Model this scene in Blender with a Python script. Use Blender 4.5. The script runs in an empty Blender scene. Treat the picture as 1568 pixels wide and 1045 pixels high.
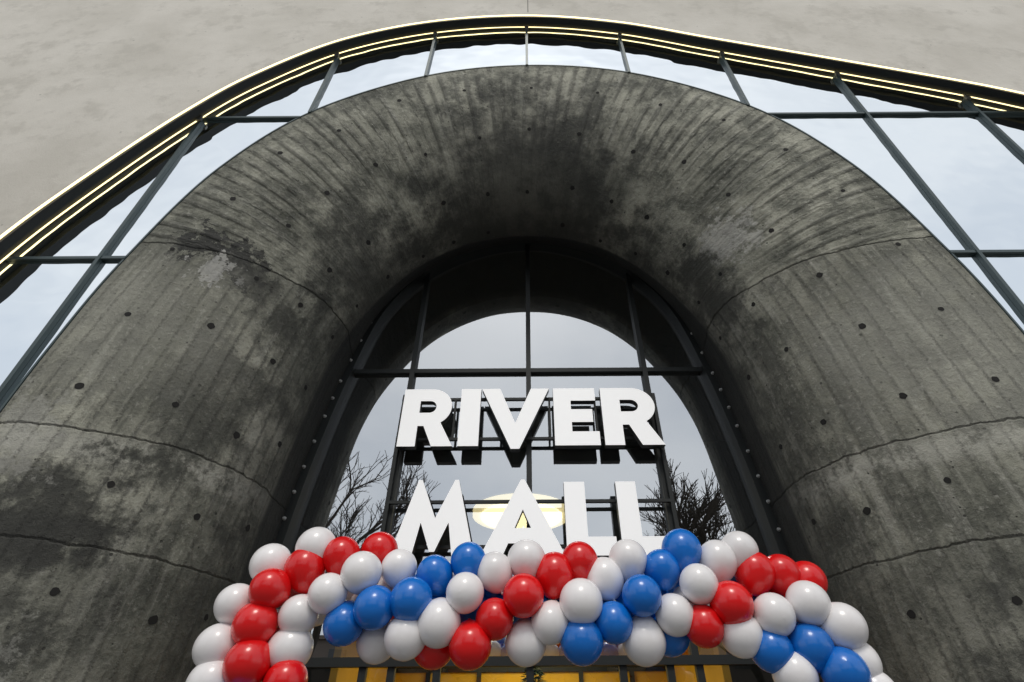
import bpy, math, random
from mathutils import Vector, Matrix
random.seed(7)
S=4.7; EYE=1.6
D1=1.0; YC=1.41; D2=1.6
scene=bpy.context.scene
# ---------------------------------------------------------------- helpers
def P(x,y,z): return Vector((x*S,y*S,EYE+z*S))
def new_obj(name,verts,faces,mat=None,parent=None,smooth=False):
    me=bpy.data.meshes.new(name); me.from_pydata([tuple(v) for v in verts],[],faces)
    ob=bpy.data.objects.new(name,me); scene.collection.objects.link(ob)
    if mat: me.materials.append(mat)
    if smooth:
        for p in me.polygons: p.use_smooth=True
    if parent: ob.parent=parent
    me.update()
    return ob
def empty(name,loc=(0,0,0)):
    e=bpy.data.objects.new(name,None); scene.collection.objects.link(e); e.location=loc; e.empty_display_size=.3
    return e
class MB:
    def __init__(s): s.v=[]; s.f=[]
    def box(s,x0,x1,y0,y1,z0,z1):
        b=len(s.v)
        s.v+=[(x0,y0,z0),(x1,y0,z0),(x1,y1,z0),(x0,y1,z0),(x0,y0,z1),(x1,y0,z1),(x1,y1,z1),(x0,y1,z1)]
        s.f+=[tuple(b+i for i in q) for q in [(0,3,2,1),(4,5,6,7),(0,1,5,4),(1,2,6,5),(2,3,7,6),(3,0,4,7)]]
    def tube(s,p0,p1,r0,r1,n=5):
        p0=Vector(p0);p1=Vector(p1);d=(p1-p0)
        if d.length<1e-6: return
        d.normalize(); a=d.orthogonal().normalized(); c=d.cross(a); b=len(s.v)
        for p,r in ((p0,r0),(p1,r1)):
            for k in range(n):
                t=2*math.pi*k/n; s.v.append(tuple(p+(a*math.cos(t)+c*math.sin(t))*r))
        for k in range(n): s.f.append((b+k,b+(k+1)%n,b+n+(k+1)%n,b+n+k))
    def sweep(s,pts,y0,y1,o0,o1):
        b=len(s.v); n=len(pts)
        for i in range(n):
            a=pts[max(0,i-1)]; c=pts[min(n-1,i+1)]
            tx,tz=c[0]-a[0],c[1]-a[1]; L=math.hypot(tx,tz); nx,nz=-tz/L,tx/L
            x,z=pts[i]
            for (y,o) in ((y0,o0),(y0,o1),(y1,o1),(y1,o0)):
                s.v.append((x+nx*o,y,z+nz*o))
        for i in range(n-1):
            for k in range(4):
                s.f.append((b+4*i+k,b+4*i+(k+1)%4,b+4*i+4+(k+1)%4,b+4*i+4+k))
        s.f.append((b,b+1,b+2,b+3)); e=b+4*(n-1); s.f.append((e+3,e+2,e+1,e))
    def obj(s,name,mat,parent=None,smooth=False): return new_obj(name,s.v,s.f,mat,parent,smooth)
def catmull(pts,n=12):
    out=[]
    for i in range(len(pts)-1):
        p0=pts[i-1] if i>0 else (2*pts[0][0]-pts[1][0],2*pts[0][1]-pts[1][1])
        p1=pts[i];p2=pts[i+1]
        p3=pts[i+2] if i+2<len(pts) else (2*p2[0]-p1[0],2*p2[1]-p1[1])
        for k in range(n):
            t=k/n
            out.append(tuple(.5*((2*p1[j])+(-p0[j]+p2[j])*t+(2*p0[j]-5*p1[j]+4*p2[j]-p3[j])*t*t+(-p0[j]+3*p1[j]-3*p2[j]+p3[j])*t**3) for j in (0,1)))
    out.append(pts[-1]); return out
# ---------------------------------------------------------------- materials
def mat(name):
    m=bpy.data.materials.new(name); m.use_nodes=True
    nt=m.node_tree; b=nt.nodes['Principled BSDF']; return m,nt,b
class N:
    def __init__(s,nt): s.nt=nt
    def new(s,t,**k):
        n=s.nt.nodes.new(t)
        for a,b in k.items(): setattr(n,a,b)
        return n
    def link(s,a,b): s.nt.links.new(a,b)
    def setin(s,sock,v):
        if isinstance(v,bpy.types.NodeSocket): s.link(v,sock)
        else: sock.default_value=v
    def m(s,op,a,b=0.,c=0.,clamp=False):
        n=s.new('ShaderNodeMath',operation=op,use_clamp=clamp)
        s.setin(n.inputs[0],a); s.setin(n.inputs[1],b); s.setin(n.inputs[2],c)
        return n.outputs[0]
    def noise(s,vec,scale,detail=4,rough=.55):
        n=s.new('ShaderNodeTexNoise'); s.link(vec,n.inputs['Vector'])
        n.inputs['Scale'].default_value=scale; n.inputs['Detail'].default_value=detail; n.inputs['Roughness'].default_value=rough
        return n.outputs[0]
    def step(s,v,a,b,lo=0.,hi=1.):
        n=s.new('ShaderNodeMapRange',interpolation_type='SMOOTHSTEP'); s.setin(n.inputs[0],v)
        for i,x in zip((1,2,3,4),(a,b,lo,hi)): n.inputs[i].default_value=x
        return n.outputs[0]
    def mix(s,f,a,b,mode='MIX'):
        n=s.new('ShaderNodeMix',data_type='RGBA',blend_type=mode)
        s.setin(n.inputs[0],f)
        for k,v in ((6,a),(7,b)):
            if isinstance(v,tuple): v=v+(1,) if len(v)==3 else v
            s.setin(n.inputs[k],v)
        return n.outputs[2]
    def bump(s,h,strength,dist):
        n=s.new('ShaderNodeBump'); s.link(h,n.inputs['Height']); n.inputs['Strength'].default_value=strength; n.inputs['Distance'].default_value=dist
        return n.outputs[0]
    def vmul(s,v,k):
        n=s.new('ShaderNodeVectorMath',operation='MULTIPLY'); s.link(v,n.inputs[0]); n.inputs[1].default_value=k; return n.outputs[0]
def simple(name,col,rough=.5,metal=0.,emit=None,es=0.,var=.12,scale=6.):
    m,nt,b=mat(name); n=N(nt)
    tc=n.new('ShaderNodeTexCoord').outputs['Object']
    f=n.noise(tc,scale,3)
    c=n.mix(f,tuple(x*(1-var) for x in col),tuple(min(1,x*(1+var)) for x in col))
    n.link(c,b.inputs['Base Color']); b.inputs['Roughness'].default_value=rough; b.inputs['Metallic'].default_value=metal
    if emit:
        b.inputs['Emission Color'].default_value=emit+(1,); b.inputs['Emission Strength'].default_value=es
    return m
def concrete_mat():
    m,nt,b=mat('board_formed_concrete'); n=N(nt)
    tc=n.new('ShaderNodeTexCoord'); ob=tc.outputs['Object']
    uvn=n.new('ShaderNodeUVMap'); uvn.uv_map='UVMap'; uv=uvn.outputs[0]
    sp=n.new('ShaderNodeSeparateXYZ'); n.link(ob,sp.inputs[0]); Z=sp.outputs[2]
    su=n.new('ShaderNodeSeparateXYZ'); n.link(uv,su.inputs[0]); U,V=su.outputs[0],su.outputs[1]
    big=n.noise(ob,.6,3,.6); mid=n.noise(ob,1.9,9,.73); fine=n.noise(ob,15,5,.78)
    rib=n.noise(n.vmul(uv,(6.5,.6,1)),1.,4,.65)
    streak=n.noise(n.vmul(uv,(.55,5.0,1)),1.,5,.68)
    sm=n.m('SUBTRACT',mid,.5)
    c=n.mix(n.step(big,.36,.62),(.20,.202,.168),(.40,.395,.335))
    c=n.mix(1.,c,n.mix(n.step(mid,.38,.62),(.42,.43,.41),(1.22,1.21,1.17)),'MULTIPLY')
    zz=n.m('ADD',Z,n.m('MULTIPLY',sm,.16))
    up=n.step(zz,EYE+1.15*S-.03,EYE+1.15*S+.03)
    dn=n.m('SUBTRACT',1.,up)
    patch=n.step(big,.38,.54)
    Uw=n.m('ADD',U,n.m('MULTIPLY',sm,.07))
    f=n.m('ABSOLUTE',n.m('SUBTRACT',n.m('FRACT',n.m('DIVIDE',Uw,.19)),.5))
    gr=n.step(f,.20,.46)
    lip=n.step(V,1.1,2.5)
    brk=n.step(n.noise(n.vmul(uv,(3.1,1.2,1)),1.,4,.7),.38,.56)
    rb=n.m('MULTIPLY',n.m('MULTIPLY',gr,up),n.m('MULTIPLY',lip,brk))
    c=n.mix(n.m('MULTIPLY',rb,.68),c,(.075,.075,.062))
    c=n.mix(n.m('MULTIPLY',n.m('MULTIPLY',up,n.step(rib,.52,.66)),.34),c,(.085,.085,.072))
    c=n.mix(n.m('MULTIPLY',n.m('MULTIPLY',up,n.step(rib,.46,.34)),.30),c,(.48,.475,.415))
    c=n.mix(n.m('MULTIPLY',n.m('MULTIPLY',dn,n.step(streak,.50,.66)),.58),c,(.085,.085,.07))
    c=n.mix(n.m('MULTIPLY',n.m('MULTIPLY',dn,n.step(streak,.47,.34)),.45),c,(.50,.49,.425))
    Vw=n.m('ADD',V,n.m('MULTIPLY',sm,.05)); vq=n.m('DIVIDE',Vw,.21)
    fv=n.m('ABSOLUTE',n.m('SUBTRACT',n.m('FRACT',vq),.5))
    vb=n.m('MULTIPLY',n.m('MULTIPLY',n.step(fv,.30,.5),dn),n.step(fine,.42,.58))
    c=n.mix(n.m('MULTIPLY',vb,n.m('MULTIPLY',n.m('ADD',n.m('MULTIPLY',patch,.65),.35),.85)),c,(.085,.085,.07))
    wn=n.new('ShaderNodeTexWhiteNoise',noise_dimensions='1D'); n.link(n.m('FLOOR',vq),wn.inputs['W'])
    c=n.mix(n.m('MULTIPLY',n.m('MULTIPLY',wn.outputs[0],dn),.30),c,(.11,.11,.095))
    c=n.mix(n.m('MULTIPLY',n.step(fine,.52,.72),.52),c,(.52,.51,.45))
    c=n.mix(n.m('MULTIPLY',n.step(fine,.45,.28),.64),c,(.07,.07,.06))
    seam=None;lift=None
    for zi in (EYE+1.15*S,EYE+.56*S,EYE+.32*S,EYE-.02*S):
        dd=n.m('SUBTRACT',zz,zi)
        k=n.step(n.m('ABSOLUTE',dd),.003,.020,1.,0.); seam=k if seam is None else n.m('MAXIMUM',seam,k)
        st=n.step(dd,-.015,.015); lift=st if lift is None else n.m('ADD',lift,st)
    band=n.step(n.m('ABSOLUTE',n.m('SUBTRACT',zz,EYE+.525*S)),.03,.24,1.,0.)
    c=n.mix(n.m('MULTIPLY',band,n.m('MULTIPLY',n.step(mid,.42,.54),.66)),c,(.50,.49,.43))
    c=n.mix(n.m('MULTIPLY',n.step(zz,EYE+.28*S,EYE+.34*S,1.,0.),.34),c,(.09,.09,.075))
    c=n.mix(n.m('MULTIPLY',seam,n.m('MULTIPLY',n.step(fine,.42,.58,.1,.75),n.m('ADD',.2,n.m('MULTIPLY',brk,.7)))),c,(.06,.058,.05))
    vo=n.new('ShaderNodeTexVoronoi'); n.link(ob,vo.inputs['Vector']); vo.inputs['Scale'].default_value=8.5
    cs=n.new('ShaderNodeSeparateColor'); n.link(vo.outputs['Color'],cs.inputs[0])
    rad=n.m('MULTIPLY',n.step(cs.outputs[0],.35,1.),.15)
    pit=n.step(n.m('SUBTRACT',vo.outputs['Distance'],rad),-.03,.0,1.,0.)
    c=n.mix(n.m('MULTIPLY',pit,.85),c,(.035,.034,.03))
    sA=n.m('MULTIPLY',sm,3.6); sB=n.m('MULTIPLY',n.m('SUBTRACT',n.noise(ob,5.,6,.72),.5),1.8)
    for (px,r0,r1,colr,amt,w) in (
        (P(-1.0,1.04,.38),.30,.90,(.036,.036,.032),.82,sA),
        (P(-1.08,1.03,.22),.5,1.1,(.045,.045,.04),.60,sA),
        (P(-.62,1.3,.42),.2,.8,(.05,.05,.045),.50,sA),
        (P(-1.12,1.02,.52),.25,.55,(.50,.49,.44),.50,sA),
        (P(-1.02,1.04,.10),.30,.42,(.42,.415,.37),.40,sB),
        (P(-.97,1.045,1.17),.27,.32,(.026,.026,.024),.92,sB),
        (P(-.86,1.08,1.13),.29,.34,(.032,.032,.030),.88,sB),
        (P(-.92,1.06,1.09),.16,.22,(.54,.53,.50),.72,sB),
        (P(-.76,1.16,1.08),.2,.6,(.06,.06,.052),.60,sA),
        (P(-.80,1.15,.72),.3,1.1,(.06,.06,.052),.50,sA),
        (P(1.12,1.03,.22),.22,.42,(.03,.03,.026),.88,sB),
        (P(.92,1.06,.14),.15,.7,(.05,.05,.045),.55,sA),
        (P(.72,1.2,1.36),.38,.56,(.52,.51,.47),.68,sB),
        (P(1.02,1.04,.80),.6,1.6,(.42,.415,.36),.45,sA),
        (P(-1.05,1.03,.88),.4,1.4,(.39,.385,.33),.45,sA),
        (P(0,1.35,1.75),1.2,2.9,(.04,.04,.036),.80,sA),  # last three: shade of vault top and inner sides, painted into the colour
        (P(-.62,1.36,1.35),.6,1.7,(.045,.045,.04),.68,sA),
        (P(.70,1.36,1.25),.4,1.2,(.045,.045,.04),.58,sA)):
        vm=n.new('ShaderNodeVectorMath',operation='DISTANCE'); n.link(ob,vm.inputs[0]); vm.inputs[1].default_value=tuple(px)
        d=n.m('ADD',vm.outputs['Value'],w)
        c=n.mix(n.m('MULTIPLY',n.step(d,r0,r1,1.,0.),amt),c,colr)
    c=n.mix(n.m('MULTIPLY',n.step(n.m('ADD',V,n.m('MULTIPLY',sm,1.6)),-.1,1.3,1.,0.),.70),c,(.038,.038,.032))  # falloff of light towards the throat, painted as darker concrete
    c=n.mix(n.step(V,-.14,-.02,.85,0.),c,(.018,.019,.018))  # deep shade of the reveal, painted almost black
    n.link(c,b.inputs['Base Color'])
    b.inputs['Roughness'].default_value=.85
    h=n.m('ADD',n.m('MULTIPLY',mid,2.1),n.m('MULTIPLY',fine,.75))
    h=n.m('SUBTRACT',h,n.m('MULTIPLY',rb,.9)); h=n.m('SUBTRACT',h,n.m('MULTIPLY',pit,.8)); h=n.m('SUBTRACT',h,n.m('MULTIPLY',seam,.5))
    h=n.m('ADD',h,n.m('MULTIPLY',lift,1.5)); h=n.m('ADD',h,n.m('MULTIPLY',n.m('MULTIPLY',rib,up),1.2)); h=n.m('SUBTRACT',h,n.m('MULTIPLY',vb,.45))
    n.link(n.bump(h,1.,.030),b.inputs['Normal'])
    return m
def plaster_mat():
    m,nt,b=mat('pale_concrete_render'); n=N(nt)
    ob=n.new('ShaderNodeTexCoord').outputs['Object']
    big=n.noise(ob,.5,4,.6); mid=n.noise(ob,1.9,7,.7); fine=n.noise(ob,40,3,.7)
    c=n.mix(n.step(big,.3,.7),(.60,.568,.505),(.73,.695,.63))
    c=n.mix(n.m('MULTIPLY',n.step(mid,.48,.66),.58),c,(.51,.482,.425))
    c=n.mix(n.m('MULTIPLY',n.step(fine,.5,.8),.25),c,(.46,.44,.39))
    vo=n.new('ShaderNodeTexVoronoi'); n.link(ob,vo.inputs['Vector']); vo.inputs['Scale'].default_value=2.6
    c=n.mix(n.m('MULTIPLY',n.step(vo.outputs['Distance'],.03,.06,1.,0.),.6),c,(.3,.28,.25))
    n.link(c,b.inputs['Base Color']); b.inputs['Roughness'].default_value=.9
    n.link(n.bump(n.m('ADD',n.m('MULTIPLY',mid,1.),n.m('MULTIPLY',fine,.25)),.5,.025),b.inputs['Normal'])
    return m
def glass_mat(name,refl,tint,wav,under=None,sc=1.1):
    m=bpy.data.materials.new(name); m.use_nodes=True; nt=m.node_tree; nt.nodes.clear(); n=N(nt)
    out=n.new('ShaderNodeOutputMaterial'); ob=n.new('ShaderNodeTexCoord').outputs['Object']
    g=n.new('ShaderNodeBsdfGlossy'); g.inputs['Color'].default_value=tint+(1,); g.inputs['Roughness'].default_value=.004
    h=n.noise(ob,sc,1,.4); n.link(n.bump(h,wav,.02),g.inputs['Normal'])
    if under: t=n.new('ShaderNodeBsdfDiffuse'); t.inputs['Color'].default_value=under+(1,)
    else: t=n.new('ShaderNodeBsdfTransparent'); t.inputs['Color'].default_value=(.85,.90,.88,1)
    ms=n.new('ShaderNodeMixShader'); lw=n.new('ShaderNodeFresnel'); lw.inputs[0].default_value=1.5
    n.link(n.m('ADD',n.m('MULTIPLY',lw.outputs[0],.6),refl,clamp=True),ms.inputs[0])
    n.link(t.outputs[0],ms.inputs[1]); n.link(g.outputs[0],ms.inputs[2]); n.link(ms.outputs[0],out.inputs[0])
    return m
M_conc=concrete_mat(); M_pl=plaster_mat()
M_gout=glass_mat('facade_glass',.80,(.90,.95,.985),.6,(.05,.06,.065),1.9)
M_gin=glass_mat('entrance_glass',.56,(.93,.965,1.),.07)
M_gdoor=glass_mat('door_glass',.10,(.93,.965,1.),.05)
M_frame=simple('dark_green_aluminium',(.055,.080,.083),.4,.2)
M_black=simple('black_steel',(.010,.013,.013),.6,.0)
M_led=simple('led_tube',(.6,.5,.3),.4,0,(1.,.82,.42),2.4)
M_hole=simple('tie_hole_dark',(.012,.011,.010),.9)
M_bolt=simple('steel_bolt',(.55,.56,.55),.4,.3)
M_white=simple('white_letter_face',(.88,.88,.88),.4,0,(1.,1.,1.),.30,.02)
M_side=simple('letter_return',(.045,.047,.048),.5)
M_brk=simple('bracket_steel',(.22,.22,.20),.4,.5)
# ---------------------------------------------------------------- building curves
Ch=[(0,1.66),(.22,1.62),(.42,1.49),(.58,1.27),(.67,1.05),(.715,.75),(.745,.45),(.765,.1),(.785,-.3404)]
Fh=[(0,1.82),(.23,1.77),(.443,1.63),(.60,1.40),(.68,1.085),(.73,.75),(.757,.45),(.778,.1),(.795,-.3404)]
Oh=[(0,2.26),(.43,2.175),(.83,1.90),(1.06,1.52),(1.165,1.085),(1.20,.75),(1.21,.45),(1.215,.1),(1.22,-.3404)]
def full(h,sh=0.):
    return catmull([(-x+sh,z) for x,z in reversed(h[1:])]+[(x+sh,z) for x,z in h],14)
C=full(Ch);F=full(Fh);O=full(Oh,.03)
E=catmull([(-1.57,-.3404),(-1.56,.2),(-1.53,.7),(-1.4725,1.106),(-1.368,1.4535),(-1.225,1.82),(-1.075,2.09),(-.80,2.40),(-.43,2.59),(0,2.65),(.42,2.57),(.82,2.385),(1.2445,2.19),(1.647,2.0),(1.85,1.887),(2.3,1.60),(2.8,1.2),(3.2,.6),(3.3,-.3404)],12)
def met(c): return [(x*S,EYE+z*S) for x,z in c]
bld=empty('mall_building')
NT=len(C); NS=36
ulen=[0]
for i in range(1,NT):
    a=((C[i][0]+O[i][0])/2,(C[i][1]+O[i][1])/2); b=((C[i-1][0]+O[i-1][0])/2,(C[i-1][1]+O[i-1][1])/2)
    ulen.append(ulen[-1]+math.dist(a,b)*S)
def surf(i,s):
    ph=s*math.pi/2; o=1-math.cos(ph)
    return P(C[i][0]+(O[i][0]-C[i][0])*o, YC-(YC-D1+.006)*math.sin(ph), C[i][1]+(O[i][1]-C[i][1])*o)
rows=[]
for i in range(NT):
    col=[(P(F[i][0],D2,F[i][1]),-.9)]
    col+=[(P(C[i][0]+(F[i][0]-C[i][0])*k,YC+(D2-YC)*k,C[i][1]+(F[i][1]-C[i][1])*k),-.9*k) for k in (.66,.33)]
    v=0;prev=None
    for j in range(NS+1):
        p=surf(i,j/NS)
        if prev: v+=(p-prev).length
        prev=p; col.append((p,v))
    q=prev.copy(); q.y=D1*S+.08; col.append((q,v+.1))
    rows.append(col)
K=len(rows[0])
verts=[p for col in rows for p,_ in col]
faces=[]
for i in range(NT-1):
    for j in range(K-1): faces.append((i*K+j,i*K+j+1,(i+1)*K+j+1,(i+1)*K+j))
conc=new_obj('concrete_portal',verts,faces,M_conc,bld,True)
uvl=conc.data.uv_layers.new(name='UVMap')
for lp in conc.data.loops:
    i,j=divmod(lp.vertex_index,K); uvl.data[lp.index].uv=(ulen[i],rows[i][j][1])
for e in conc.data.edges:
    a,b=e.vertices
    if a%K==b%K and a%K in (3,K-2): e.use_edge_sharp=True
mid=NT//2
mb=MB()
def hole(p,nrm,r=.036):
    a=nrm.orthogonal().normalized(); c=nrm.cross(a); b=len(mb.v)
    mb.v.append(tuple(p+nrm*.004)); n=12
    for k in range(n):
        t=2*math.pi*k/n; rr=r*random.uniform(.85,1.12); mb.v.append(tuple(p+nrm*.004+(a*math.cos(t)+c*math.sin(t))*rr))
    for k in range(n): mb.f.append((b,b+1+k,b+1+(k+1)%n))
step=1.06; half=ulen[mid]
for sgn in (-1,1):
    for k in range(0,16):
        if k==0 and sgn==1: continue
        for ph in (76,51,27,6):
            u=half+sgn*k*step+random.uniform(-.07,.07)
            if u<0 or u>ulen[-1]: continue
            i=min(range(NT),key=lambda q:abs(ulen[q]-u))
            if i<1 or i>NT-2: continue
            s=(ph+random.uniform(-2.5,2.5))/90
            p=surf(i,s); a=surf(i+1,s)-surf(i-1,s); b=surf(i,min(1,s+.02))-surf(i,s-.02)
            nr=a.cross(b).normalized()
            if nr.dot(Vector((0,0,EYE+.6*S))-p)<0: nr=-nr
            if random.random()<.92: hole(p,nr,random.uniform(.032,.046))
mb.obj('tie_holes',M_hole,bld)
ctr=(0.,-.3404)
def radial(curve,a):
    dx,dz=math.cos(a),math.sin(a)
    for i in range(len(curve)-1):
        x0,z0=curve[i][0]-ctr[0],curve[i][1]-ctr[1]; x1,z1=curve[i+1][0]-ctr[0],curve[i+1][1]-ctr[1]
        c0=x0*dz-z0*dx; c1=x1*dz-z1*dx
        if c0*c1<=1e-12 and (x0*dx+z0*dz)>0 and abs(c0-c1)>1e-12:
            t=c0/(c0-c1); return math.hypot(x0+(x1-x0)*t,z0+(z1-z0)*t)
    e=curve[0] if dx<0 else curve[-1]
    return abs(e[0])
NA=260
gv=[];gf=[];wv=[];sv=[]
LW,RW,TW=-4.6,5.4,4.3
DF=.945
for k in range(NA+1):
    a=math.pi*(1-k/NA); dx,dz=math.cos(a),max(0,math.sin(a))
    ro=radial(O,a); re=radial(E,a)
    big=min([LW/dx if dx<-1e-6 else 1e9, RW/dx if dx>1e-6 else 1e9, (TW+.34)/dz if dz>1e-6 else 1e9])
    gv+=[P(ctr[0]+dx*(ro-.004),D1,ctr[1]+dz*(ro-.004)),P(dx*(re+.01),D1,ctr[1]+dz*(re+.01))]
    wv+=[P(dx*re,DF,ctr[1]+dz*re),P(dx*big,DF,ctr[1]+dz*big)]
    sv+=[P(dx*re,DF,ctr[1]+dz*re),P(dx*re,D1+.05,ctr[1]+dz*re)]
for k in range(NA): gf.append((2*k,2*k+1,2*k+3,2*k+2))
new_obj('facade_glazing',gv,gf,M_gout,bld)
new_obj('render_wall',wv,gf,M_pl,bld)
new_obj('opening_soffit',sv,gf,M_black,bld)
mb=MB(); mb.box(.012*S-.006,.012*S+.006,DF*S-.004,DF*S+.01,EYE+2.70*S,EYE+TW*S); mb.obj('wall_joint',M_hole,bld)
Em=met(E)
mb=MB(); mb.sweep(Em,DF*S-.02,DF*S+.10,-.09,.022); mb.obj('opening_trim',M_black,bld)
mb=MB(); mb.sweep(Em,DF*S-.036,DF*S-.022,-.044,-.008); mb.obj('led_strip',M_led,bld)
mb=MB(); mb.sweep(Em,D1*S-.06,D1*S-.048,-.028,-.010); mb.obj('led_strip_back',M_led,bld)
def zat(curve,x):
    z=-.3404
    for i in range(len(curve)-1):
        (x0,z0),(x1,z1)=curve[i],curve[i+1]
        if (x0-x)*(x1-x)<=0 and abs(x1-x0)>1e-9: z=max(z,z0+(z1-z0)*(x-x0)/(x1-x0))
    return z
def xs_at(curve,z):
    r=[]
    for i in range(len(curve)-1):
        (x0,z0),(x1,z1)=curve[i],curve[i+1]
        if (z0-z)*(z1-z)<=0 and abs(z1-z0)>1e-9: r.append(x0+(x1-x0)*(z-z0)/(z1-z0))
    return min(r),max(r)
mb=MB(); bk=MB()
MX=[-1.21,-.82,-.415,.005,.43,.85,1.275,1.70,2.125,2.55,2.97]
for x in MX:
    z0=zat(O,x) if -1.19<x<1.25 else -.3404
    z1=zat(E,x)
    X=x*S; mb.box(X-.025,X+.025,D1*S-.058,D1*S-.002,EYE+z0*S-.0,EYE+z1*S-.10)
    zt=EYE+z1*S
    bk.box(X-.042,X+.042,D1*S-.095,D1*S-.061,zt-.19,zt-.10)
    bk.box(X-.016,X+.016,D1*S-.085,D1*S-.062,zt-.10,zt-.03)
for z in (1.085,1.848,.32):
    ex=xs_at(E,z); ox=xs_at(O,z)
    for a,b in ((ex[0],ox[0]),(ox[1],ex[1])):
        mb.box(a*S+.01,b*S-.01,D1*S-.048,D1*S-.003,EYE+z*S-.024,EYE+z*S+.024)
mb.obj('facade_mullions',M_frame,bld); bk.obj('mullion_brackets',M_brk,bld)
Om=met(O)
mb=MB(); mb.sweep(Om,D1*S-.04,D1*S+.02,.004,.028); mb.obj('portal_edge_trim',M_frame,bld)
# inner glazing: reflective above the lintel, clear below
ZL=.165; xl=xs_at(F,ZL); yv=D2-.006
gv=[P(xl[0],yv,ZL),P(xl[1],yv,ZL)]; dv=[]
up_=[i for i in range(mid+1) if F[i][1]>ZL]; lo_=[i for i in range(mid+1) if F[i][1]<=ZL]
for i in up_: gv+=[P(F[i][0],yv,F[i][1]),P(F[NT-1-i][0],yv,F[NT-1-i][1])]
for i in lo_: dv+=[P(F[i][0],yv,F[i][1]),P(F[NT-1-i][0],yv,F[NT-1-i][1])]
dv+=[P(xl[0],yv,ZL),P(xl[1],yv,ZL)]
new_obj('entrance_glazing',gv,[(2*i,2*i+1,2*i+3,2*i+2) for i in range(len(gv)//2-1)],M_gin,bld)
new_obj('door_glazing',dv,[(2*i,2*i+1,2*i+3,2*i+2) for i in range(len(dv)//2-1)],M_gdoor,bld)
Fm=met(F)
mb=MB(); mb.sweep(Fm,D2*S-.20,D2*S+.06,-.13,.03)
for x in (-.432,.002,.437):
    X=x*S; w=.042
    mb.box(X-w,X+w,D2*S-.12,D2*S-.031,EYE+.17*S,EYE+zat(F,x)*S-.02)
for z in (1.095,.335):
    a,b=xs_at(F,z); mb.box(a*S,b*S,D2*S-.105,D2*S-.033,EYE+z*S-.04,EYE+z*S+.04)
a,b=xl; mb.box(a*S,b*S,D2*S-.16,D2*S-.034,EYE+ZL*S-.05,EYE+ZL*S+.05)
mb.obj('entrance_frame',M_black,bld)
mb=MB()
for X in (-2.05,-1.70,-1.14,0,1.14,1.72,2.08):
    mb.box(X-.045,X+.045,D2*S-.12,D2*S-.038,0.0,EYE+ZL*S-.05)
for a,b in ((-1.14,-.57),(-.57,0),(0,.57),(.57,1.14)):
    mb.box(a+.046,b-.02,D2*S-.11,D2*S-.04,.0,.18); mb.box(a+.046,b-.02,D2*S-.11,D2*S-.04,2.03,2.10)
    mb.box((a+b)/2-.18,(a+b)/2-.15,D2*S-.17,D2*S-.14,.8,1.3)
mb.obj('entrance_doors',M_black,bld)
mb=MB(); acc=0
for i in range(1,NT-1):
    acc+=math.dist(Fm[i],Fm[i-1])
    if acc>.34:
        acc=0; x,z=Fm[i]
        tx=Fm[i+1][0]-Fm[i-1][0]; tz=Fm[i+1][1]-Fm[i-1][1]; l=math.hypot(tx,tz)
        nx,nz=-tz/l,tx/l
        x-=nx*.03; z-=nz*.03
        mb.tube((x,D2*S-.235,z),(x,D2*S-.20,z),.016,.030,8); b=len(mb.v); mb.v.append((x,D2*S-.236,z))
        for k in range(8): mb.f.append((b,b-16+k,b-16+(k+1)%8))
mb.obj('frame_bolts',M_bolt,bld)
# interior hall
M_int=simple('interior_grey',(.07,.07,.065),.8); M_ceil=simple('interior_ceiling',(.14,.14,.13),.8)
M_yel=simple('yellow_interior_panel',(.75,.44,.02),.6,var=.3,scale=1.2)
M_flo=simple('interior_floor',(.20,.19,.17),.4)
def quad(name,pts,m,par=bld): return new_obj(name,pts,[(0,1,2,3)],m,par)
x0,x1,y0,y1,z0,z1=-7,9,7.75,19,.02,11.2
quad('interior_back_wall',[(x0,y1,z0),(x1,y1,z0),(x1,y1,z1),(x0,y1,z1)],M_int)
quad('interior_side_wall',[(x0,y0,z0),(x0,y1,z0),(x0,y1,z1),(x0,y0,z1)],M_int)
quad('interior_side_wall_far',[(x1,y0,z0),(x1,y1,z0),(x1,y1,z1),(x1,y0,z1)],M_int)
quad('interior_ceiling',[(x0,y0,z1),(x1,y0,z1),(x1,y1,z1),(x0,y1,z1)],M_ceil)
quad('interior_floor',[(x0,7.4,z0),(x1,7.4,z0),(x1,y1,z0),(x0,y1,z0)],M_flo)
mb=MB(); mb.box(-2.6,2.6,11.4,11.5,z0,3.1); mb.box(-2.7,-2.6,8.2,11.5,z0,3.1); mb.box(2.6,2.7,8.2,11.5,z0,3.1); mb.obj('vestibule_panels',M_yel,bld)
mb=MB()
for X in (-1.9,-.95,.95,1.9): mb.box(X-.04,X+.04,11.33,11.397,z0,3.09)
mb.box(-2.59,2.59,11.34,11.396,2.62,2.70); mb.obj('vestibule_inner_frames',M_black,bld)
mb=MB(); mb.box(-2.7,2.7,8.2,11.5,3.1,3.2); mb.obj('vestibule_ceiling',M_ceil,bld)
L=bpy.data.lights.new('vestibule_lamp','AREA'); L.energy=85; L.color=(1.,.80,.40); L.size=2.2
lo=bpy.data.objects.new('vestibule_lamp',L); scene.collection.objects.link(lo); lo.location=(0,9.6,3.05); lo.parent=bld
pend=empty('pendant_lamp',(0,0,0))
M_lampd=simple('lamp_diffuser',(.9,.85,.7),.5,0,(1.,.83,.47),3.3)
M_lampr=simple('lamp_rim_glow',(.9,.85,.7),.5,0,(1.,.80,.42),1.5)
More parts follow.
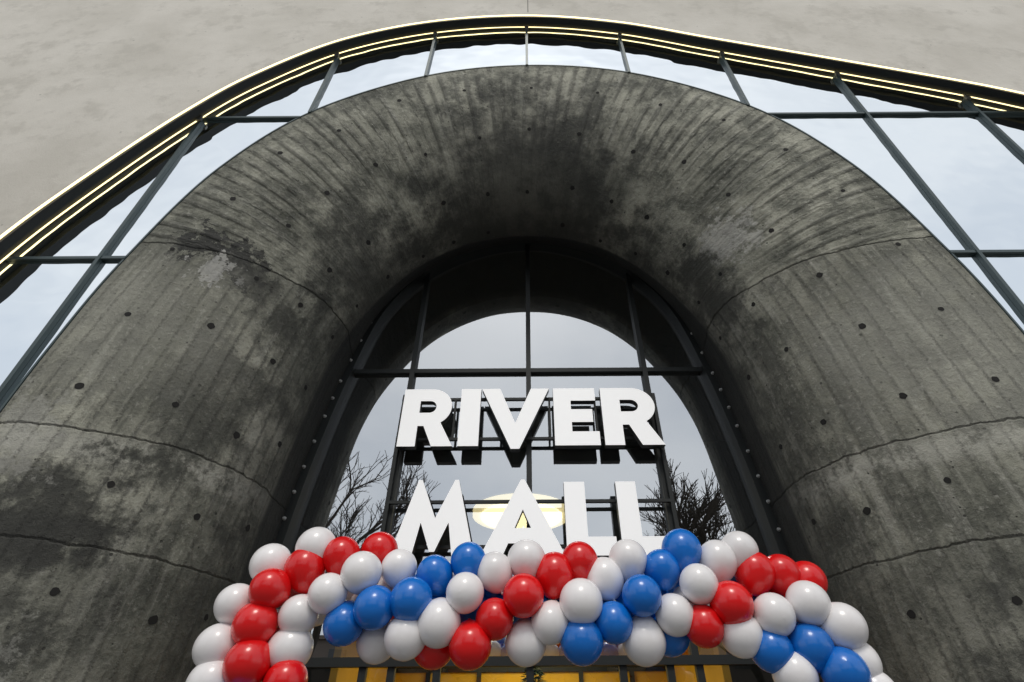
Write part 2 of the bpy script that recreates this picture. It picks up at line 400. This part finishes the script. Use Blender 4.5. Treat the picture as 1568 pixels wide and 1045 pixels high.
def disc(name,c,r,h,m,par,n=48):
    mb=MB()
    for zz in (c[2],c[2]+h):
        for k in range(n):
            t=2*math.pi*k/n; mb.v.append((c[0]+r*math.cos(t),c[1]+r*math.sin(t),zz))
    mb.f.append(tuple(reversed(range(n)))); mb.f.append(tuple(range(n,2*n)))
    for k in range(n): mb.f.append((k,(k+1)%n,n+(k+1)%n,n+k))
    return mb.obj(name,m,par)
disc('diffuser',(-.18,12.4,5.84),.98,.04,M_lampd,pend); disc('diffuser_rim',(-.18,12.4,5.882),1.18,.13,M_lampr,pend); disc('housing',(-.18,12.4,6.016),1.24,.10,M_black,pend)
mb=MB()
for k in range(3):
    t=2*math.pi*k/3; mb.tube((-.18+.8*math.cos(t),12.4+.8*math.sin(t),6.11),(-.18,12.4,11.2),.01,.01,5)
mb.obj('cables',M_black,pend)
# ---------------------------------------------------------------- sign
sign=empty('storefront_sign',(0,0,0))
def arc(cx,cz,r,a0,a1,n=14): return [(cx+r*math.cos(math.radians(a0+(a1-a0)*k/n)),cz+r*math.sin(math.radians(a0+(a1-a0)*k/n))) for k in range(n+1)]
G={
'R':[[(0,0),(0,1),(.42,1)]+arc(.44,.675,.325,85,-58)+[(.82,0),(.51,0),(.36,.34),(.27,.34),(.27,0)],[(.27,.78),(.41,.78)]+arc(.42,.675,.105,85,-85)+[(.41,.57),(.27,.57)]],
'I':[[(0,0),(0,1),(.31,1),(.31,0)]],
'V':[[(0,1),(.29,1),(.535,.38),(.78,1),(1.07,1),(.60,-.05),(.47,-.05)]],
'E':[[(0,0),(0,1),(.66,1),(.66,.77),(.27,.77),(.27,.615),(.60,.615),(.60,.39),(.27,.39),(.27,.23),(.68,.23),(.68,0)]],
'M':[[(0,0),(.25,1.04),(.30,1.04),(.515,.50),(.73,1.04),(.78,1.04),(1.03,0),(.76,0),(.69,.44),(.545,.06),(.485,.06),(.34,.44),(.27,0)]],
'A':[[(0,0),(.51,1.04),(.56,1.04),(1.07,0),(.79,0),(.72,.16),(.35,.16),(.28,0)],[(.43,.36),(.64,.36),(.535,.61)]],
'L':[[(0,0),(0,1),(.29,1),(.29,.24),(.66,.24),(.66,0)]],
}
YL=D2*S-.37; HL=1.03; HE=.06
def letter(ch,x,z,w):
    cu=bpy.data.curves.new('c','CURVE'); cu.dimensions='2D'; cu.fill_mode='BOTH'; cu.extrude=HE
    wmax=max(p[0] for p in G[ch][0])
    for con in G[ch]:
        sp=cu.splines.new('POLY'); sp.points.add(len(con)-1)
        for q,(a,b) in zip(sp.points,con): q.co=(a*w/wmax,b*HL,0,1)
        sp.use_cyclic_u=True
    t=bpy.data.objects.new('t',cu); scene.collection.objects.link(t)
    dg=bpy.context.evaluated_depsgraph_get(); me=bpy.data.meshes.new_from_object(t.evaluated_get(dg))
    bpy.data.objects.remove(t)
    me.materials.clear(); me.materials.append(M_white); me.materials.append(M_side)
    ob=bpy.data.objects.new('letter_'+ch.lower(),me); scene.collection.objects.link(ob)
    ob.rotation_euler=(math.pi/2,0,0); ob.location=(x,YL+HE,z); ob.parent=sign
    for p in me.polygons: p.material_index=0 if (p.normal.z>.9) else 1
zr=EYE+.757*S; zm=EYE+.414*S
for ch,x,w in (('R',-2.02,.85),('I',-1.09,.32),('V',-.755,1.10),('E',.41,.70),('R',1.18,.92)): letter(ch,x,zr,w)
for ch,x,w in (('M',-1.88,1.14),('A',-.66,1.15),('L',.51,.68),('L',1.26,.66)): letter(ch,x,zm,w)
mb=MB(); YB=YL+.15
for z in (.955,.80,.585,.45): mb.box(-2.09,2.12,YB,YB+.05,EYE+z*S-.022,EYE+z*S+.022)
for x in (-2.06,2.09): mb.box(x-.028,x+.028,YB+.001,YB+.049,EYE+.36*S,EYE+.975*S)
for x in (-1.2,-.45,.35,1.1): mb.box(x-.016,x+.016,YB+.002,YB+.048,EYE+.80*S,EYE+.955*S)
for x in (-2.06,.0,2.09):
    for z in (.955,.585): mb.box(x-.02,x+.02,YB+.05,D2*S-.02,EYE+z*S-.018,EYE+z*S+.018)
mb.obj('support_frame',M_black,sign)
# ---------------------------------------------------------------- balloons
gar=empty('balloon_garland',(0,0,0))
def latex(name,c):
    m,nt,b=mat(name); n=N(nt)
    oi=n.new('ShaderNodeObjectInfo').outputs['Random']
    cc=n.mix(oi,tuple(x*.88 for x in c),c); n.link(cc,b.inputs['Base Color'])
    b.inputs['Roughness'].default_value=.27; b.inputs['Coat Weight'].default_value=.3; b.inputs['Coat Roughness'].default_value=.12
    return m
bm_={'W':latex('latex_white',(.93,.90,.90)),'R':latex('latex_red',(.80,.006,.008)),'B':latex('latex_blue',(.004,.17,.64))}
def balloon_mesh(m,name):
    R=.172; v=[];f=[];n=28;r=18
    prof=[]
    for j in range(r+1):
        t=math.pi*j/r; z=-math.cos(t); rr=math.sin(t)
        if z<0: z=z*(1+.14*(-z)**3)
        prof.append((rr*R*(1-.05*max(0,-z)),z*R))
    prof[0]=(.006,prof[0][1]); prof=[(.014,prof[0][1]-.022),(.010,prof[0][1]-.016)]+prof
    for (rr,z) in prof:
        for k in range(n): v.append((rr*math.cos(2*math.pi*k/n),rr*math.sin(2*math.pi*k/n),z))
    for j in range(len(prof)-1):
        for k in range(n): f.append((j*n+k,j*n+(k+1)%n,(j+1)*n+(k+1)%n,(j+1)*n+k))
    me=bpy.data.meshes.new(name); me.from_pydata(v,[],f); me.materials.append(m)
    for p in me.polygons: p.use_smooth=True
    return me
BM={k:balloon_mesh(m,'balloon_'+k) for k,m in bm_.items()}
T=5.0;Mi=4.82;Lo=4.9
BL=[('W',-2.0,T,1.44),('R',-1.757,T,1.38),('R',-1.46,5.15,1.47),('W',-1.21,T,1.265),('B',-.564,T,1.32),('B',-.852,T,1.196),('W',-.305,T,1.22),('W',-.03,T,1.32),('R',.22,T,1.207),('R',.46,T,1.32),('W',.695,T,1.168),('W',.921,T,1.32),('B',1.21,T,1.24),('B',1.434,T,1.40),('W',1.736,T,1.31),('W',1.98,T,1.40),('R',2.05,T,1.196),('R',2.30,5.02,1.185),('R',2.53,5.05,1.13),('W',-2.386,T,1.297),('R',-2.046,T-.03,1.252),
('R',-2.245,Mi,1.06),('W',-1.74,Mi,1.023),('W',-1.49,Mi,1.19),('B',-1.33,Mi,.895),('B',-1.025,Mi,.955),('W',-.548,Mi,1.023),('R',-.062,Mi,.997),('W',.44,Mi,.935),('B',.954,Mi,.97),('W',1.465,Mi,1.06),('R',1.727,Mi,.92),('W',2.046,Mi,.835),('W',2.378,Mi,.92),('W',2.579,Mi,.74),
('R',-2.30,Mi+.04,.775),('W',-1.977,Lo,.858),('B',-1.568,Lo,.785),('W',-1.32,5.1,.70),('W',-1.028,Lo,.687),('W',-.76,Lo-.03,.795),('R',-.505,Lo,.64),('R',-.296,Lo,.833),('W',-.044,Lo+.1,.663),('W',.183,Lo,.80),('B',.43,Lo,.653),('B',.715,Lo,.785),('W',.965,Lo+.08,.672),('W',1.235,Lo,.848),('R',1.474,Lo,.76),('W',1.765,Lo,.70),('B',1.99,Lo,.583),('B',2.317,Lo-.03,.60),('W',2.665,Lo,.488),
('W',-2.556,Lo,.96),('W',-2.585,Lo,.64),('R',-2.266,Mi+.03,.50),('W',-2.0,Lo+.05,.607),('W',-2.553,Lo,.37),('R',-1.97,Lo,.37),('W',2.137,Lo,.41),('B',2.478,Mi,.41),('W',2.72,Lo,.28),
('R',-.83,5.1,.66),('B',1.22,5.12,.72)]
path=[Vector(p) for p in ((-2.3,5.02,-1.5),(-2.3,5.02,.7),(-2.1,5.02,1.05),(-1.6,5.02,1.05),(0,5.02,1.0),(1.6,5.02,1.0),(2.2,5.02,.9),(2.45,5.02,.6),(2.45,5.02,-1.5))]
def nearest(p):
    best=None
    for a,b in zip(path,path[1:]):
        d=b-a; t=max(0,min(1,(p-a).dot(d)/d.length_squared)); q=a+d*t
        if best is None or (p-q).length<(p-best).length: best=q
    return best
for a,b in zip(path[1:-1],path[2:-1]):
    n=max(1,int((b-a).length/.30))
    for k in range(n):
        p=a.lerp(b,k/n)
        BL.append((random.choice('WRB'),p.x,5.27,p.z+.12)); BL.append((random.choice('WRB'),p.x+.12,5.22,p.z-.05))
for sx in (-2.28,2.43):
    k=0; z=.12
    while z>-1.45:
        for q in range(4):
            t=q*math.pi/2+k*.75; BL.append(('WRWB'[(q+k//2)%4],sx+.25*math.cos(t),5.02+.25*math.sin(t),z))
        z-=.25;k+=1
for i,(c,x,y,z) in enumerate(BL):
    ob=bpy.data.objects.new('balloon_%d'%i,BM[c]); scene.collection.objects.link(ob); ob.parent=gar
    p=Vector((x,y,z)); d=p-nearest(p); d+=Vector((random.uniform(-.08,.08),random.uniform(-.08,.08),random.uniform(-.08,.08)))
    ob.rotation_mode='QUATERNION'; ob.rotation_quaternion=d.to_track_quat('Z','Y')
    ob.location=(x+random.uniform(-.012,.012),y,z+EYE+random.uniform(-.012,.012)); s=random.uniform(.95,1.08); ob.scale=(s,s,s*random.uniform(.98,1.05))
# ---------------------------------------------------------------- trees behind the viewer (seen mirrored in the glass)
M_bark=simple('bark',(.06,.05,.042),.9)
def tree(loc,h,seed):
    rnd=random.Random(seed); mb=MB()
    def grow(p,d,l,r,dep):
        n=3; q=p
        for k in range(n):
            d2=(d+Vector((rnd.uniform(-.14,.14),rnd.uniform(-.14,.14),rnd.uniform(-.06,.14)))).normalized()
            q2=q+d2*l/n; mb.tube(q,q2,r*(1-.28*k/n),r*(1-.28*(k+1)/n),6 if dep<2 else 3)
            if dep>0 and dep<6 and rnd.random()<.7:
                sd=(d2+Vector((rnd.uniform(-1,1),rnd.uniform(-1,1),rnd.uniform(-.3,.6)))*1.0).normalized()
                grow(q2,sd,l*rnd.uniform(.45,.65),max(.013,r*.5),dep+1)
            q=q2;d=d2
        if dep<6:
            for k in range(3 if dep<2 else 2):
                sd=(d+Vector((rnd.uniform(-1,1),rnd.uniform(-1,1),rnd.uniform(-.4,.55)))*.7).normalized()
                grow(q,sd,l*rnd.uniform(.62,.8),max(.013,r*.64),dep+1)
    grow(Vector((0,0,-.1)),Vector((0,0,1)),h*.27,h*.018,0)
    o=mb.obj('bare_tree',M_bark); o.location=loc; return o
for (x,y,h,sd) in ((-11.4,-18,20,1),(8.2,-18,18.5,2),(13.2,-19,15.5,3),(-20,-24,15,4)):
    tree((x,y,0),h,sd)
# building added behind the viewer to darken the low glass reflections
opp=empty('added_reflection_building'); M_br=simple('grey_brick',(.16,.13,.11),.9); M_win=simple('dark_window',(.02,.025,.03),.15)
mb=MB(); mb.box(-45,45,-62,-50,0,10.5); mb.box(-45.3,45.3,-62.3,-49.6,10.5,10.9); mb.obj('walls',M_br,opp)
mb=MB()
for fl in range(3):
    for k in range(22): mb.box(-42+k*4,-40+k*4,-49.99,-49.93,1.2+fl*3.2,3.2+fl*3.2)
mb.obj('windows',M_win,opp)
# ---------------------------------------------------------------- christmas tree in the vestibule
xt=empty('christmas_tree',(0,0,0)); mb=MB(); rnd=random.Random(3)
cx,cy,tz=0.05,9.4,2.68
mb.tube((cx,cy,.02),(cx,cy,tz),.05,.01,8); mb.obj('trunk',M_bark,xt)
mb=MB()
for k in range(3200):
    z=rnd.uniform(.35,tz); R=.85*(tz-z)/(tz-.35)+.03; a=rnd.uniform(0,6.283); r=R*math.sqrt(rnd.random())*rnd.choice((.8,1,1.05))
    p=Vector((cx+r*math.cos(a),cy+r*math.sin(a),z)); d=Vector((math.cos(a),math.sin(a),rnd.uniform(-.5,.3)))*.09; s=Vector((-math.sin(a),math.cos(a),rnd.uniform(-.4,.4)))*.018
    b=len(mb.v); mb.v+=[tuple(p-s),tuple(p+s),tuple(p+d)]; mb.f.append((b,b+1,b+2))
mb.obj('needles',simple('fir_needles',(.03,.06,.025),.7),xt)
# ---------------------------------------------------------------- ground
def ground_mat():
    m,nt,b=mat('stone_paving'); n=N(nt); ob=n.new('ShaderNodeTexCoord').outputs['Object']
    br=n.new('ShaderNodeTexBrick'); n.link(ob,br.inputs['Vector']); br.inputs['Scale'].default_value=1.6
    br.inputs['Color1'].default_value=(.15,.147,.135,1); br.inputs['Color2'].default_value=(.12,.117,.108,1); br.inputs['Mortar'].default_value=(.05,.05,.045,1); br.inputs['Mortar Size'].default_value=.012
    c=n.mix(n.m('MULTIPLY',n.noise(ob,1.2,5),.5),br.outputs[0],(.09,.088,.08)); n.link(c,b.inputs['Base Color']); b.inputs['Roughness'].default_value=.7
    return m
new_obj('ground',[(-400,-400,0),(400,-400,0),(400,400,0),(-400,400,0)],[(0,1,2,3)],ground_mat())
# ---------------------------------------------------------------- light
w=bpy.data.worlds.new('World'); scene.world=w; w.use_nodes=True; n=N(w.node_tree)
bg=w.node_tree.nodes['Background']
sky=n.new('ShaderNodeTexSky'); sky.sky_type='NISHITA'; sky.sun_disc=False; sky.sun_elevation=math.radians(55); sky.sun_rotation=math.radians(180)
sky.dust_density=2.; sky.air_density=1.; sky.ozone_density=1.
hs=n.new('ShaderNodeHueSaturation'); hs.inputs['Saturation'].default_value=.35; n.link(sky.outputs[0],hs.inputs['Color'])
tcw=n.new('ShaderNodeTexCoord').outputs['Generated']
cl=n.noise(n.vmul(tcw,(1.,1.,2.2)),1.5,5,.55)
veil=n.mix(n.step(cl,.32,.68),(4.6,4.95,5.4),(6.5,6.65,6.75))
n.link(n.mix(.75,hs.outputs[0],veil),bg.inputs[0]); bg.inputs[1].default_value=.142
sl=bpy.data.lights.new('sun','SUN'); sl.energy=1.15; sl.angle=math.radians(14); sl.color=(1,.95,.86)
so=bpy.data.objects.new('sun',sl); scene.collection.objects.link(so); so.location=(0,-20,30)
e=math.radians(55); so.rotation_mode='QUATERNION'; so.rotation_quaternion=Vector((0,-math.cos(e),math.sin(e))).to_track_quat('Z','Y')
# ---------------------------------------------------------------- camera
cam=bpy.data.cameras.new('camera'); cam.lens=18; cam.sensor_width=36; cam.clip_end=2000; cam.clip_start=.05; cam.shift_x=-.0153
co=bpy.data.objects.new('camera',cam); scene.collection.objects.link(co)
co.matrix_world=Matrix.Translation((0,0,EYE))@Matrix.Rotation(math.radians(128),4,'X')@Matrix.Rotation(math.radians(-.4),4,'Z')
scene.camera=co
scene.view_settings.view_transform='Standard'; scene.view_settings.look='None'; scene.view_settings.exposure=0
